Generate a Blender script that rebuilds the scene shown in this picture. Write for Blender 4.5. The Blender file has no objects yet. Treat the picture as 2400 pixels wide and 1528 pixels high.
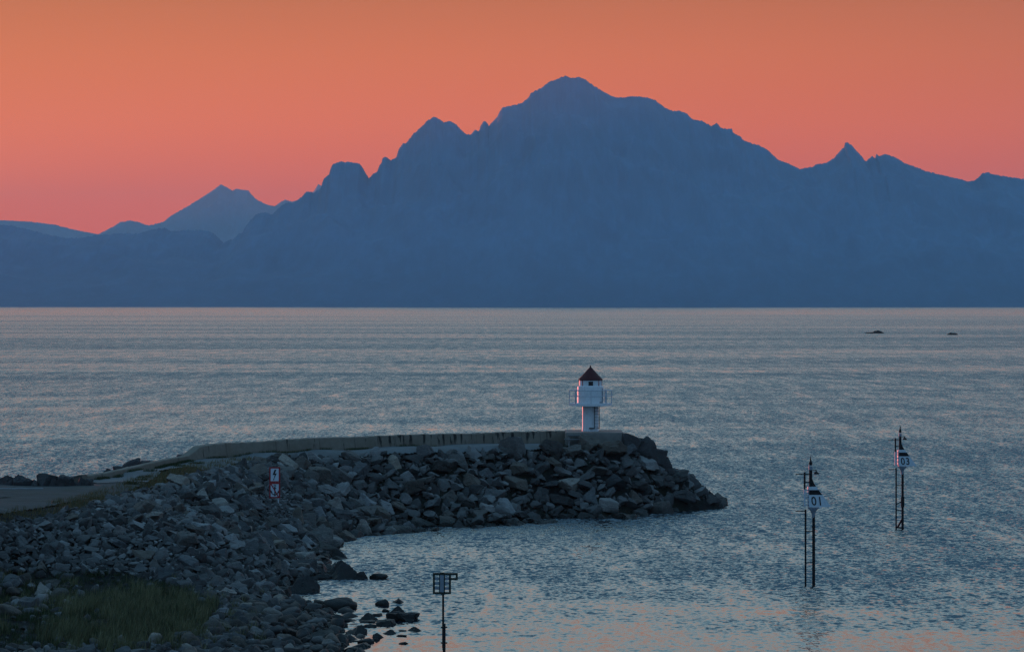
import bpy, bmesh, math, random
import numpy as np
from mathutils import Vector, Matrix, Euler, noise as mnoise

random.seed(7)
RNG = np.random.default_rng(11)
R = math.radians
SC = bpy.context.scene
COL = SC.collection

# ------------------------------------------------------------------ camera
H, F, YH = 16.0, 6667.0, 712.0            # eye height, focal length and horizon row in photo pixels
cd = bpy.data.cameras.new('camera'); cam = bpy.data.objects.new('camera', cd); COL.objects.link(cam)
cam.location = (0, 0, H); cam.rotation_euler = (R(90), 0, 0)
cd.sensor_width = 36; cd.lens = 36 * F / 2400; cd.shift_y = -(764 - YH) / 2400
cd.clip_start = 1; cd.clip_end = 80000
SC.camera = cam

def P(x, y, z=0.0):
    """World point of photo pixel (x, y) at height z."""
    d = (H - z) * F / (y - YH)
    return ((x - 1200) / F * d, d, z)

def at(x, y, d):
    """World point of photo pixel (x, y) at distance d."""
    return ((x - 1200) / F * d, d, H - (y - YH) / F * d)

def pix(X, Y, Z):
    return 1200 + X / Y * F, YH + (H - Z) / Y * F

# ------------------------------------------------------------------ objects and tags
def tag(o, label=None, cat=None, group=None, kind=None):
    if label: o['label'] = label
    if cat: o['category'] = cat
    if group: o['group'] = group
    if kind: o['kind'] = kind
    return o

def empty(name, loc, label, cat, group=None, rz=0):
    o = bpy.data.objects.new(name, None); COL.objects.link(o)
    o.location = loc; o.rotation_euler = (0, 0, rz); o.empty_display_size = .2
    return tag(o, label, cat, group)

def copy_tree(o, parent=None):
    c = o.copy(); COL.objects.link(c); c.parent = parent
    for ch in list(o.children): copy_tree(ch, c)
    return c

class MB:
    """Collects shapes; build() links them as one mesh object."""
    def __init__(s): s.v, s.f = [], []
    def add(s, v, f):
        b = len(s.v); s.v += [tuple(p) for p in v]; s.f += [tuple(i + b for i in q) for q in f]; return s
    def box(s, x0, x1, y0, y1, z0, z1, M=None):
        v = [(x, y, z) for z in (z0, z1) for y in (y0, y1) for x in (x0, x1)]
        if M: v = [M @ Vector(p) for p in v]
        return s.add(v, [(0, 2, 3, 1), (4, 5, 7, 6), (0, 1, 5, 4), (2, 6, 7, 3), (0, 4, 6, 2), (1, 3, 7, 5)])
    def tube(s, a, b, r, r2=None, n=10):
        a, b = Vector(a), Vector(b); r2 = r if r2 is None else r2
        d = (b - a).normalized(); u = d.orthogonal().normalized(); w = d.cross(u)
        v = [a + (u * math.cos(t) + w * math.sin(t)) * r for t in [2 * math.pi * k / n for k in range(n)]]
        v += [b + (u * math.cos(t) + w * math.sin(t)) * r2 for t in [2 * math.pi * k / n for k in range(n)]]
        f = [(k, (k + 1) % n, n + (k + 1) % n, n + k) for k in range(n)] + [tuple(range(n))[::-1], tuple(range(n, 2 * n))]
        return s.add(v, f)
    def bar(s, a, b, w, h):
        """Box bar from a to b, w wide sideways, h in the other direction."""
        a, b = Vector(a), Vector(b); d = (b - a).normalized()
        up = Vector((0, 0, 1)) if abs(d.z) < .95 else Vector((0, 1, 0))
        u = d.cross(up).normalized() * w / 2; q = u.cross(d).normalized() * h / 2
        v = [p + i * u + j * q for p in (a, b) for i, j in ((-1, -1), (1, -1), (1, 1), (-1, 1))]
        return s.add(v, [(0, 1, 2, 3), (7, 6, 5, 4), (0, 4, 5, 1), (1, 5, 6, 2), (2, 6, 7, 3), (3, 7, 4, 0)])
    def lathe(s, prof, n=40, ph=0.0, c=(0, 0)):
        v, f = [], []
        for r, z in prof:
            v += [(c[0] + r * math.cos(ph + 2 * math.pi * k / n), c[1] + r * math.sin(ph + 2 * math.pi * k / n), z) for k in range(n)]
        for j in range(len(prof) - 1):
            f += [(j * n + k, j * n + (k + 1) % n, (j + 1) * n + (k + 1) % n, (j + 1) * n + k) for k in range(n)]
        f += [tuple(range(n))[::-1], tuple(range((len(prof) - 1) * n, len(prof) * n))]
        return s.add(v, f)
    def prism(s, pts, y0, y1):
        """2-D outline (x, z) extruded along y."""
        n = len(pts)
        v = [(x, y0, z) for x, z in pts] + [(x, y1, z) for x, z in pts]
        return s.add(v, [tuple(range(n)), tuple(range(2 * n - 1, n - 1, -1))] + [(k, n + k, n + (k + 1) % n, (k + 1) % n) for k in range(n)])
    def build(s, name, mat, parent=None, smooth=None, bevel=0):
        me = bpy.data.meshes.new(name); me.from_pydata(s.v, [], s.f)
        bm = bmesh.new(); bm.from_mesh(me)
        bmesh.ops.recalc_face_normals(bm, faces=bm.faces)
        if bevel: bmesh.ops.bevel(bm, geom=[e for e in bm.edges if e.calc_face_angle(0) > .6], offset=bevel, segments=2, affect='EDGES')
        bm.to_mesh(me); bm.free()
        if smooth: me.shade_smooth(); me.set_sharp_from_angle(angle=R(smooth))
        o = bpy.data.objects.new(name, me); COL.objects.link(o)
        me.materials.append(mat); o.parent = parent
        return o

def np_mesh(name, verts, tris=None, quads=None, mat=None, smooth=False, mats=None):
    me = bpy.data.meshes.new(name)
    verts = np.asarray(verts, np.float32)
    loops, starts = [], []
    n = 0
    if quads is not None and len(quads):
        q = np.asarray(quads, np.int32); loops.append(q.ravel()); starts.append(np.arange(len(q)) * 4); n = len(q) * 4
    if tris is not None and len(tris):
        t = np.asarray(tris, np.int32); loops.append(t.ravel()); starts.append(n + np.arange(len(t)) * 3)
    loops = np.concatenate(loops).astype(np.int32); starts = np.concatenate(starts).astype(np.int32)
    me.vertices.add(len(verts)); me.vertices.foreach_set('co', verts.ravel())
    me.loops.add(len(loops)); me.loops.foreach_set('vertex_index', loops)
    me.polygons.add(len(starts)); me.polygons.foreach_set('loop_start', starts)
    me.polygons.foreach_set('use_smooth', np.full(len(starts), smooth))
    me.update(calc_edges=True); me.validate()
    if mat: me.materials.append(mat)
    return me

def link(name, me, parent=None):
    o = bpy.data.objects.new(name, me); COL.objects.link(o); o.parent = parent; return o

# ------------------------------------------------------------------ material helpers
class G:
    def __init__(s, name):
        s.m = bpy.data.materials.new(name); s.m.use_nodes = True; s.t = s.m.node_tree
        s.b = s.t.nodes['Principled BSDF']; s.out = s.t.nodes['Material Output']
    def n(s, typ, **kw):
        o = s.t.nodes.new(typ)
        for k, v in kw.items(): setattr(o, k, v)
        return o
    def l(s, a, b): s.t.links.new(a, b)
    def val(s, x, sock):
        if isinstance(x, bpy.types.NodeSocket): s.l(x, sock)
        else: sock.default_value = x
    def math(s, op, a, b=0.0, c=None, clamp=False):
        o = s.n('ShaderNodeMath', operation=op, use_clamp=clamp); s.val(a, o.inputs[0]); s.val(b, o.inputs[1])
        if c is not None: s.val(c, o.inputs[2])
        return o.outputs[0]
    def vmath(s, op, a, b=None):
        o = s.n('ShaderNodeVectorMath', operation=op); s.val(a, o.inputs[0])
        if b is not None: s.val(b, o.inputs[1])
        return o.outputs['Vector']
    def pos(s): return s.n('ShaderNodeNewGeometry').outputs['Position']
    def obj(s): return s.n('ShaderNodeTexCoord').outputs['Object']
    def noise(s, vec, scale, detail=4, rough=.55, color=False, dist=0):
        o = s.n('ShaderNodeTexNoise'); s.l(vec, o.inputs['Vector'])
        o.inputs['Scale'].default_value = scale; o.inputs['Detail'].default_value = detail
        o.inputs['Roughness'].default_value = rough; o.inputs['Distortion'].default_value = dist
        return o.outputs['Color' if color else 'Fac']
    def ramp(s, fac, stops, interp='LINEAR'):
        o = s.n('ShaderNodeValToRGB'); s.l(fac, o.inputs[0]); e = o.color_ramp.elements
        o.color_ramp.interpolation = interp
        while len(e) < len(stops): e.new(.5)
        for q, (p, c) in zip(e, stops):
            q.position = p; q.color = (*c, 1) if hasattr(c, '__len__') else (c, c, c, 1)
        return o.outputs[0]
    def mix(s, fac, a, b, mode='MIX'):
        o = s.n('ShaderNodeMix', data_type='RGBA', blend_type=mode); s.val(fac, o.inputs[0])
        for x, k in ((a, 6), (b, 7)):
            if isinstance(x, bpy.types.NodeSocket): s.l(x, o.inputs[k])
            else: o.inputs[k].default_value = (*x, 1)
        return o.outputs[2]
    def rng(s, x, a, b, c=0., d=1.):
        o = s.n('ShaderNodeMapRange'); s.val(x, o.inputs[0])
        for k, v in zip((1, 2, 3, 4), (a, b, c, d)): s.val(v, o.inputs[k])
        return o.outputs[0]
    def bump(s, h, strength=.5, dist=.05):
        o = s.n('ShaderNodeBump'); s.l(h, o.inputs['Height']); o.inputs['Strength'].default_value = strength; o.inputs['Distance'].default_value = dist
        s.l(o.outputs[0], s.b.inputs['Normal'])
    def set(s, col=None, rough=None, spec=None, metal=None):
        if col is not None:
            if isinstance(col, bpy.types.NodeSocket): s.l(col, s.b.inputs['Base Color'])
            else: s.b.inputs['Base Color'].default_value = (*col, 1)
        if rough is not None: s.val(rough, s.b.inputs['Roughness'])
        if spec is not None: s.b.inputs['Specular IOR Level'].default_value = spec
        if metal is not None: s.b.inputs['Metallic'].default_value = metal
        return s.m

def paint(name, col, rough=.5, wear=.25, scale=6., dirt=(.06, .05, .04)):
    g = G(name); p = g.pos()
    n = g.noise(p, scale, 6, .65)
    sv = g.vmath('MULTIPLY', p, (5, 5, .7)); st = g.noise(sv, 2.2, 4, .6)
    c = g.mix(g.math('MULTIPLY', g.rng(n, .52, .75), wear), col, dirt)
    c = g.mix(g.math('MULTIPLY', g.rng(st, .55, .8), wear), c, dirt)
    g.bump(n, .2, .01)
    return g.set(c, rough, .4)

def rock_mat(name, tint, island):
    g = G(name); p = g.pos()
    if island: rnd = g.n('ShaderNodeNewGeometry').outputs['Random Per Island']
    else: rnd = g.n('ShaderNodeObjectInfo').outputs['Random']
    off = g.vmath('ADD', p, g.n('ShaderNodeCombineXYZ').outputs[0])
    cx = g.n('ShaderNodeCombineXYZ'); g.l(g.math('MULTIPLY', rnd, 40.), cx.inputs[0]); g.l(g.math('MULTIPLY', rnd, 17.), cx.inputs[2])
    off = g.vmath('ADD', p, cx.outputs[0])
    n1 = g.noise(off, 1.6, 6, .6); n2 = g.noise(off, 9., 5, .65)
    band = g.noise(g.vmath('MULTIPLY', off, (1.2, 2.2, 8.)), 1.7, 4, .6, dist=.8)
    base = g.mix(n1, [c * .6 for c in tint], [c * 1.35 for c in tint])
    base = g.mix(g.math('MULTIPLY', g.rng(band, .5, .62), .45), base, [tint[0] * 1.8, tint[1] * 1.75, tint[2] * 1.65])
    base = g.mix(g.math('MULTIPLY', g.rng(n2, .55, .7), .55), base, [c * .4 for c in tint])
    if island:
        tone = g.ramp(rnd, [(0, .35), (.3, .65), (.7, 1.05), (.9, 1.5), (1, 2.2)])
        base = g.mix(1., base, tone, 'MULTIPLY')
    else:
        base = g.mix(1., base, g.n('ShaderNodeObjectInfo').outputs['Color'], 'MULTIPLY')
    # tidal band: weed and wet rock near the water
    sep = g.n('ShaderNodeSeparateXYZ'); g.l(p, sep.inputs[0])
    zz = g.math('ADD', sep.outputs[2], g.math('MULTIPLY', g.math('SUBTRACT', n1, .5), 1.2))
    wet = g.rng(zz, .75, .25)
    base = g.mix(g.math('MULTIPLY', wet, .82), base, (.012, .012, .009))
    g.bump(g.math('ADD', n1, g.math('MULTIPLY', n2, .5)), .8, .12)
    return g.set(base, g.rng(wet, 0, 1, .85, .5), .3)

ROCK = rock_mat('rock', (.094, .09, .085), False)
ROCKFILL = rock_mat('rock_fill', (.094, .09, .085), True)

def concrete(name, col, streaks):
    g = G(name); p = g.pos()
    n = g.noise(p, 2.5, 7, .62); n2 = g.noise(p, .45, 3, .5)
    c = g.mix(n, [x * .62 for x in col], [x * 1.3 for x in col])
    c = g.mix(g.math('MULTIPLY', g.rng(n2, .45, .65), .35), c, [col[0] * .55, col[1] * .5, col[2] * .42])
    if streaks:
        sv = g.vmath('MULTIPLY', p, (2.4, 2.4, .22)); st = g.noise(sv, 1.3, 5, .6)
        sep = g.n('ShaderNodeSeparateXYZ'); g.l(p, sep.inputs[0])
        zone = g.math('MULTIPLY', g.rng(sep.outputs[0], -14., -9.), g.rng(sep.outputs[0], 4., 1.))
        thr = g.math('SUBTRACT', .64, g.math('MULTIPLY', zone, .1))
        k = g.rng(g.math('SUBTRACT', st, thr), 0., .03)
        top = g.rng(g.math('ADD', sep.outputs[2], g.math('MULTIPLY', n, 1.2)), 5.6, 6.2)
        c = g.mix(g.math('MULTIPLY', g.math('MULTIPLY', k, top), .9), c, (.012, .011, .01))
        vo = g.n('ShaderNodeTexVoronoi', voronoi_dimensions='1D', feature='DISTANCE_TO_EDGE'); vo.inputs['Scale'].default_value = .3
        g.l(g.math('ADD', sep.outputs[0], g.math('MULTIPLY', sep.outputs[2], .12)), vo.inputs['W'])
        c = g.mix(g.math('MULTIPLY', g.rng(vo.outputs['Distance'], .014, .006), .4), c, (.03, .028, .026))
    g.bump(n, .5, .03)
    return g.set(c, .85, .3)

CONC = concrete('wall_concrete', (.21, .175, .135), True)
CONC2 = concrete('platform_concrete', (.22, .205, .18), False)
PATHM = concrete('path_concrete', (.13, .135, .135), False)
WHITE = paint('white_paint', (.68, .69, .69), .45, .34, dirt=(.14, .08, .055))
GREYW = paint('grey_white_paint', (.5, .52, .54), .5, .3)
REDROOF = paint('red_roof_paint', (.06, .003, .003), .7, .25)
REDTRIM = paint('red_trim_paint', (.35, .03, .03), .5, .2)
BLACK = paint('black_paint', (.006, .006, .007), .8, .12, dirt=(.05, .03, .02))
DARKGREEN = paint('dark_green_paint', (.004, .016, .008), .5, .3)
GALV = paint('galvanised_steel', (.22, .25, .28), .45, .35)
SIGNRED = paint('sign_red', (.3, .012, .015), .4, .3)
PANEL = paint('panel_grey', (.54, .6, .62), .5, .2)
SIGNWHITE = paint('sign_white', (.56, .6, .63), .4, .12)
SIGNBLACK = paint('sign_black', (.008, .008, .01), .4, .05)
TIMBER = paint('weathered_timber', (.2, .19, .18), .8, .5)
DARKGLASS = G('dark_glass').set((.004, .004, .005), .08, .5)

# ------------------------------------------------------------------ terrain (thin-plate surface through measured and added points)
pts = []
def pt(x, y, z): pts.append(P(x, y, z))
WL = [(1705, 1190), (1600, 1199), (1500, 1206), (1400, 1214), (1300, 1222), (1200, 1229), (1100, 1236), (1000, 1241), (870, 1254), (800, 1264),
      (775, 1285), (765, 1312), (760, 1345), (700, 1372), (650, 1384), (690, 1404), (770, 1428), (775, 1450), (800, 1472), (815, 1500), (800, 1528), (790, 1600), (770, 1700)]
for x, y in WL: pt(x, y, 0)
pts += [(2.5, 219.4, 5.0), (4, 219.3, 5.0), (6, 219.3, 5.0), (8.6, 219.4, 4.9), (9.6, 222, 4.9)]
for x, y in WL[2:9]:
    q = P(x, y, 0); pts.append((q[0] + .3, q[1] - 1.6, -.7)); pts.append((q[0] + .5, q[1] - 4, -1.6))
for x, y, z in [(1310, 1046, 5.0), (1200, 1050, 5.0), (1100, 1053, 5.0), (1000, 1056, 5.0), (900, 1059, 5.0), (780, 1063, 5.0), (670, 1069, 5.0),
                (540, 1086, 4.95), (450, 1100, 4.85), (390, 1118, 4.7), (340, 1134, 4.6), (200, 1170, 4.5), (100, 1190, 4.4), (0, 1206, 4.4), (-150, 1235, 4.4), (-400, 1290, 4.4)]:
    pt(x, y, z)
for x, y, z in [(0, 1345, 1.7), (150, 1348, 1.6), (300, 1352, 1.5), (450, 1388, 1.05), (550, 1402, .75), (-200, 1390, 1.8),
                (0, 1430, 1.3), (250, 1430, 1.15), (450, 1450, .85), (600, 1450, .45), (0, 1528, 1.0), (300, 1528, .9), (550, 1528, .5), (700, 1500, .2), (700, 1560, .2),
                (0, 1700, .8), (400, 1700, .6), (-300, 1528, 1.2), (-300, 1750, 1.0), (652, 1182, 2.89), (600, 1300, 1.75), (450, 1260, 3.0), (250, 1260, 3.1), (100, 1265, 3.15), (0, 1270, 3.2)]:
    pt(x, y, z)
WALLTOP = [(4.6, 223.3), (3.7, 222.9), (-.83, 220.6), (-6.1, 217.2), (-11.2, 213.9), (-12.75, 212.5), (-16.5, 208.6), (-19.9, 204.0), (-22.4, 198.0)]     # foot line of the sea wall
LOWWALL = [(-22.4, 198.0), (-23.4, 195.5), (-24.3, 192.8), (-26.0, 186.2), (-27.3, 183.2)]
for X, Y in WALLTOP:
    pts.append((X, Y, 5.0)); pts.append((X - 1.6, Y + 2.2, 5.0)); pts.append((X - 6, Y + 9, 0)); pts.append((X - 8, Y + 13, -2))
for (X, Y), z in zip(LOWWALL, (5.0, 4.9, 4.75, 4.6, 4.55)):
    pts.append((X, Y, z)); pts.append((X - 2.4, Y + 1.8, z)); pts.append((X - 10, Y + 7, 0)); pts.append((X - 14, Y + 9, -2))
for x, zb in ((-50, 5.6), (-39, 5.3), (-34.2, 4.8), (-30, 4.5)):  # unseen bank added beyond the yard to keep low sun off it
    pts += [(x, 179.5, zb), (x, 182, zb - .1), (x - 3, 189, 0), (x - 4, 194, -2), (x, 166, 4.5)]
pts += [(9, 221, 4.9), (16.4, 225, 0.2), (15, 229, 0), (8, 232.5, 0), (6, 227.5, 4.6), (8.5, 226, 4.6), (0, 236, -1.5), (20, 226, -1.5), (19, 219, -1.2), (12.3, 221.5, 2.6)]
for x, y, z in [(1600, 1245, -1.5), (1300, 1268, -1.5), (1000, 1290, -1.5), (900, 1340, -1.2), (800, 1390, -.5), (900, 1440, -.6), (900, 1520, -.6), (1000, 1480, -1.2), (950, 1620, -1.2), (1100, 1400, -2), (1300, 1400, -2.2), (1200, 1620, -2.2)]:
    pt(x, y, z)
pts = np.array(pts)
WATERPOLY = [P(x, y - 1 if i < 9 else y, 0)[:2] for i, (x, y) in enumerate(WL)] + [(45, 100), (45, 224)]
def _U(r2): return np.where(r2 > 0, .5 * r2 * np.log(np.maximum(r2, 1e-12)), 0)
_n = len(pts); _xy = pts[:, :2] / 20
_K = _U(((_xy[:, None] - _xy[None]) ** 2).sum(-1)) + np.eye(_n) * 4e-4
_Q = np.c_[np.ones(_n), _xy]
_w = np.linalg.solve(np.block([[_K, _Q], [_Q.T, np.zeros((3, 3))]]), np.r_[pts[:, 2], 0, 0, 0])
def TZ(X, Y):
    X = np.atleast_1d(np.asarray(X, float)); Y = np.atleast_1d(np.asarray(Y, float))
    q = np.stack([X, Y], -1) / 20
    out = np.empty(len(X))
    for i in range(0, len(X), 20000):
        s = q[i:i + 20000]
        out[i:i + 20000] = _U(((s[:, None] - _xy[None]) ** 2).sum(-1)) @ _w[:_n] + _w[_n] + s @ _w[_n + 1:]
    wet = inpoly(X, Y, WATERPOLY)
    out = np.where(wet, np.minimum(out, -.28), out)
    return np.clip(out, -3, 5.15)

def inpoly(x, y, poly):
    x = np.asarray(x, float); y = np.asarray(y, float); r = np.zeros(x.shape, bool); n = len(poly)
    for i in range(n):
        (x1, y1), (x2, y2) = poly[i], poly[(i + 1) % n]
        if y1 == y2: continue
        c = ((y1 > y) != (y2 > y)) & (x < (x2 - x1) * (y - y1) / (y2 - y1) + x1)
        r ^= c
    return r

def drape(name, poly, step, lift, mat, rough=0.0):
    """Grid draped over the terrain inside a world-space outline."""
    px = [p[0] for p in poly]; py = [p[1] for p in poly]
    xs = np.arange(min(px), max(px) + step, step); ys = np.arange(min(py), max(py) + step, step)
    gx, gy = np.meshgrid(xs, ys); z = TZ(gx.ravel(), gy.ravel()) + lift
    if rough: z = z + RNG.normal(0, rough, len(z))
    nx = len(xs); ny = len(ys)
    i = (np.arange(ny - 1)[:, None] * nx + np.arange(nx - 1)[None]).ravel()
    cx = (gx[:-1, :-1] + step / 2).ravel(); cy = (gy[:-1, :-1] + step / 2).ravel()
    k = inpoly(cx, cy, poly); i = i[k]
    me = np_mesh(name, np.stack([gx.ravel(), gy.ravel(), z], -1), quads=np.stack([i, i + 1, i + nx + 1, i + nx], -1), mat=mat, smooth=True)
    bm = bmesh.new(); bm.from_mesh(me); bmesh.ops.delete(bm, geom=[v for v in bm.verts if not v.link_faces], context='VERTS'); bm.to_mesh(me); bm.free()
    return link(name, me)

g = G('rubble_ground'); p = g.pos(); n1 = g.noise(p, 1.5, 7, .65); n2 = g.noise(p, .35, 3)
earth = g.mix(n1, (.006, .006, .006), (.02, .02, .018))  # near black: shade in the gaps between boulders put into the colour
GROUND = g.set(g.mix(g.math('MULTIPLY', g.rng(n2, .45, .65), .4), earth, (.03, .032, .014)), .95, .2); g.bump(n1, 1., .2)
tag(drape('ground', [(-62, 96), (26, 96), (26, 246), (-62, 246)], .8, -.06, GROUND, .05), 'dark rubble and earth ground under the rocks and grass', None, None, 'structure')

g = G('yard_gravel'); p = g.pos(); n1 = g.noise(p, 9., 7, .7); n2 = g.noise(p, .5, 4, .6); n3 = g.noise(g.vmath('MULTIPLY', p, (.35, 1.6, 1)), .8, 4, .6)
c = g.mix(n1, (.04, .039, .037), (.1, .098, .092)); c = g.mix(g.math('MULTIPLY', g.rng(n2, .5, .68), .6), c, (.05, .048, .03)); c = g.mix(g.math('MULTIPLY', g.rng(n3, .52, .7), .35), c, (.17, .16, .145))
GRAVEL = g.set(c, .95, .2); g.bump(n1, .6, .04)
yard = [P(340, 1134, 4.6)[:2], P(200, 1170, 4.5)[:2], P(100, 1190, 4.4)[:2], P(0, 1206, 4.4)[:2], P(-200, 1245, 4.4)[:2], (-48, 178), (-27.9, 178.6), (-26.6, 180.6), (-24, 181.5)]
tag(drape('gravel_yard', yard, .2, .04, GRAVEL), 'flat grey gravel yard behind the rock slope', None, None, 'structure')

# concrete path along the walls
def offset_line(line, d0, d1):
    a, b = [], []
    for i, q in enumerate(line):
        q0 = Vector(line[max(i - 1, 0)]); q1 = Vector(line[min(i + 1, len(line) - 1)])
        t = (q1 - q0).normalized(); nrm = Vector((-t.y, t.x))
        if nrm.y > 0: nrm = -nrm                                        # towards the harbour side
        if nrm.x < 0 and abs(nrm.y) < .5: nrm = -nrm
        a.append(tuple(Vector(q) + nrm * d0)); b.append(tuple(Vector(q) + nrm * d1))
    return a, b
inner = [P(x, y, 5.0)[:2] for x, y in [(470, 1095), (560, 1083), (670, 1070), (780, 1064), (900, 1060), (1000, 1057), (1100, 1054), (1200, 1051), (1310, 1046)]]
tag(drape('path', [(X + .1, Y - .05) for X, Y in WALLTOP[1:]] + inner, .22, .07, PATHM), 'pale concrete path along the foot of the sea wall', None, None, 'structure')
inner = [P(x, y, z)[:2] for x, y, z in [(228, 1137, 4.5), (345, 1134, 4.55), (361, 1122, 4.65), (378, 1109, 4.75), (412, 1100, 4.8), (465, 1093, 4.9)]]
tag(drape('path', [(X + .12, Y - .05) for X, Y in LOWWALL] + inner, .2, .075, PATHM), 'pale concrete path with grassy joints beside the low wall', None, None, 'structure')

# ------------------------------------------------------------------ walls
def wall_along(name, line, zb, zt, thick, mat, jag=.03, batter=.12, step=.35):
    """Wall with a leaning front face; zt(s) and zb(s) are heights along 0..1."""
    L = [0]
    for q, w in zip(line, line[1:]): L.append(L[-1] + (Vector(w) - Vector(q)).length)
    n = int(L[-1] / step)
    v = []; f = []
    for i in range(n + 1):
        s = L[-1] * i / n
        k = max(j for j in range(len(L)) if L[j] <= s + 1e-9); k = min(k, len(line) - 2)
        u = (s - L[k]) / (L[k + 1] - L[k]); c = Vector(line[k]).lerp(Vector(line[k + 1]), u)
        t0 = (Vector(line[k]) - Vector(line[max(k - 1, 0)])); t1 = Vector(line[k + 1]) - Vector(line[k])
        t = t1.normalized() if k == 0 else t0.normalized().lerp(t1.normalized(), min(1, u + .5)).normalized()
        nb = Vector((-t.y, t.x))
        if nb.y < 0: nb = -nb
        if abs(nb.y) < .55 and nb.x > 0: nb = -nb
        top = zt(i / n) + random.uniform(-jag, jag); bot = zb(i / n) - .35
        dz = top - bot
        prof = [(0, bot), (batter * .5, bot + dz * .5), (batter, top - .05), (batter + .05, top), (thick - .04, top + .01), (thick, top - .05), (thick + .25, bot)]
        for d, z in prof:
            q = c + nb * d; v.append((q.x, q.y, z))
    m = 7
    for i in range(n):
        f += [(i * m + j, (i + 1) * m + j, (i + 1) * m + j + 1, i * m + j + 1) for j in range(m - 1)]
    f += [tuple(range(m)), tuple(range(n * m, n * m + m))[::-1]]
    b = MB(); b.add(v, f)
    return b.build(name, mat)

def hi(s):                                             # top of the high wall, from the lighthouse (0) to its stepped-down end (1)
    if s > .95: return 6.03 - .6 * (s - .95) / .05
    return 6.03 + .025 * math.sin(s * 23)
w = wall_along('sea_wall', WALLTOP, lambda s: 5.0, hi, .75, CONC)
tag(w, 'long high concrete sea wall with dark streaks running to the lighthouse', 'sea wall')
w = wall_along('low_wall', LOWWALL, lambda s: 5.0 - .45 * s, lambda s: 5.44 - .5 * s, .45, CONC, .025, .05)
tag(w, 'low curved concrete wall stepping down from the high sea wall', 'wall')

# joints in the high wall are dark upright lines in the wall material's colour
# ------------------------------------------------------------------ lighthouse
LX, LY, LZ = 6.15, 223.0, 6.03
pl = MB()
pl.prism([(-2.0, 4.1), (2.6, 4.1), (2.55, 5.98), (2.47, 6.03), (-1.95, 6.03), (-2.0, 5.98)], -2.75, 2.4)
po = pl.build('lighthouse_platform', CONC2, None, bevel=.03); po.location = (LX, LY, 0)
tag(po, 'square concrete platform carrying the small lighthouse', 'platform')

lh = empty('lighthouse', (LX, LY, LZ), 'small white lighthouse with red pointed roof at the end of the breakwater', 'lighthouse')
lh.scale = (1.0136,) * 3
b = MB(); b.lathe([(.63, 0), (.63, 1.95)], 44); b.lathe([(.66, -.0), (.66, .1)], 44); b.build('tower', WHITE, lh, 40)
b = MB(); b.lathe([(.7, 1.9), (1.66, 1.97), (1.66, 2.17), (0.9, 2.19)], 8); b.build('gallery', WHITE, lh)
b = MB(); b.lathe([(1.0, 2.18), (1.0, 3.44), (.94, 3.5), (.8, 3.5)], 48); b.build('lantern_base', WHITE, lh, 40)
rail = MB()
ang = [k * math.pi / 4 for k in range(8)]
for zr, rr in ((3.16, .036), (2.72, .03)):
    for k in range(8):
        p0 = (1.63 * math.cos(ang[k]), 1.63 * math.sin(ang[k]), zr); p1 = (1.63 * math.cos(ang[k] + math.pi / 4), 1.63 * math.sin(ang[k] + math.pi / 4), zr)
        rail.tube(p0, p1, rr, n=8)
for k in range(8):
    rail.tube((1.63 * math.cos(ang[k]), 1.63 * math.sin(ang[k]), 2.17), (1.63 * math.cos(ang[k]), 1.63 * math.sin(ang[k]), 3.17), .036, n=8)
for sx in (-1.17, 1.17):
    rail.bar((sx, -1.12, 2.17), (sx, -1.12, 3.16), .12, .03)
rail.build('railing', GREYW, lh, 40)
b = MB(); b.lathe([(.87, 3.5), (.87, 3.93)], 48); lr = b.build('lantern_room', WHITE, lh, 40)
for x in (-.86, .86):
    pass
for k in range(8):
    a0 = k * math.pi / 4
    MB().tube((.88 * math.cos(a0), .88 * math.sin(a0), 3.5), (.88 * math.cos(a0), .88 * math.sin(a0), 3.95), .03, n=6).build('glazing_bar', REDTRIM, lr)
b = MB()
b.box(-.18, .18, -.93, -.80, 3.53, 3.86); wf = b.build('window', DARKGLASS, lh)
b = MB(); b.box(-.22, .22, -.935, -.82, 3.49, 3.527); b.box(-.22, .22, -.935, -.82, 3.863, 3.9); b.box(-.22, -.183, -.935, -.82, 3.52, 3.87); b.box(.183, .22, -.935, -.82, 3.52, 3.87); b.build('window_frame', WHITE, wf)
b = MB(); b.lathe([(.93, 3.93), (.96, 3.97), (.95, 4.0), (.62, 4.33), (.36, 4.62), (.12, 4.88), (.07, 4.93), (.03, 4.99)], 40); rf = b.build('roof', REDROOF, lh, 30)
b = MB(); b.lathe([(.03, 4.97), (.055, 5.0), (.05, 5.04), (.01, 5.1)], 12); b.build('finial', REDROOF, rf, 40)
b = MB()
for x in (.29, .66): b.bar((x, -.78, .2), (x, -.78, 1.96), .05, .04)
for k in range(7): b.tube((.29, -.78, .38 + k * .235), (.66, -.78, .38 + k * .235), .015, n=6)
b.bar((.29, -.78, .24), (-.12, -.70, .24), .06, .09); b.bar((.66, -.78, .24), (.5, -.4, .24), .04, .05)
b.build('ladder', BLACK, lh)
b = MB(); b.tube((.92, -.5, 2.2), (.92, -.5, 3.3), .035, n=8); b.tube((.92, -.5, 2.24), (.7, -.8, 2.24), .03, n=8); b.build('cable_pipe', GALV, lh)

st = empty('steps', (LX - 1.05, 219.2, 4.95), 'low two-tread steps below the lighthouse platform', 'steps')
b = MB(); b.box(-.78, .78, .35, .9, .86, .93); b.build('tread', PATHM, st, bevel=.01)
b = MB(); b.box(-1.1, 1.08, -.3, .3, .58, .65); b.build('tread', PATHM, st, bevel=.01)
for x in (-.7, .7):
    b = MB(); b.box(x - .05, x + .05, .4, .85, 0, .858); b.box(x - .05, x + .05, -.25, .4, 0, .578); b.build('support', TIMBER, st)

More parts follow.
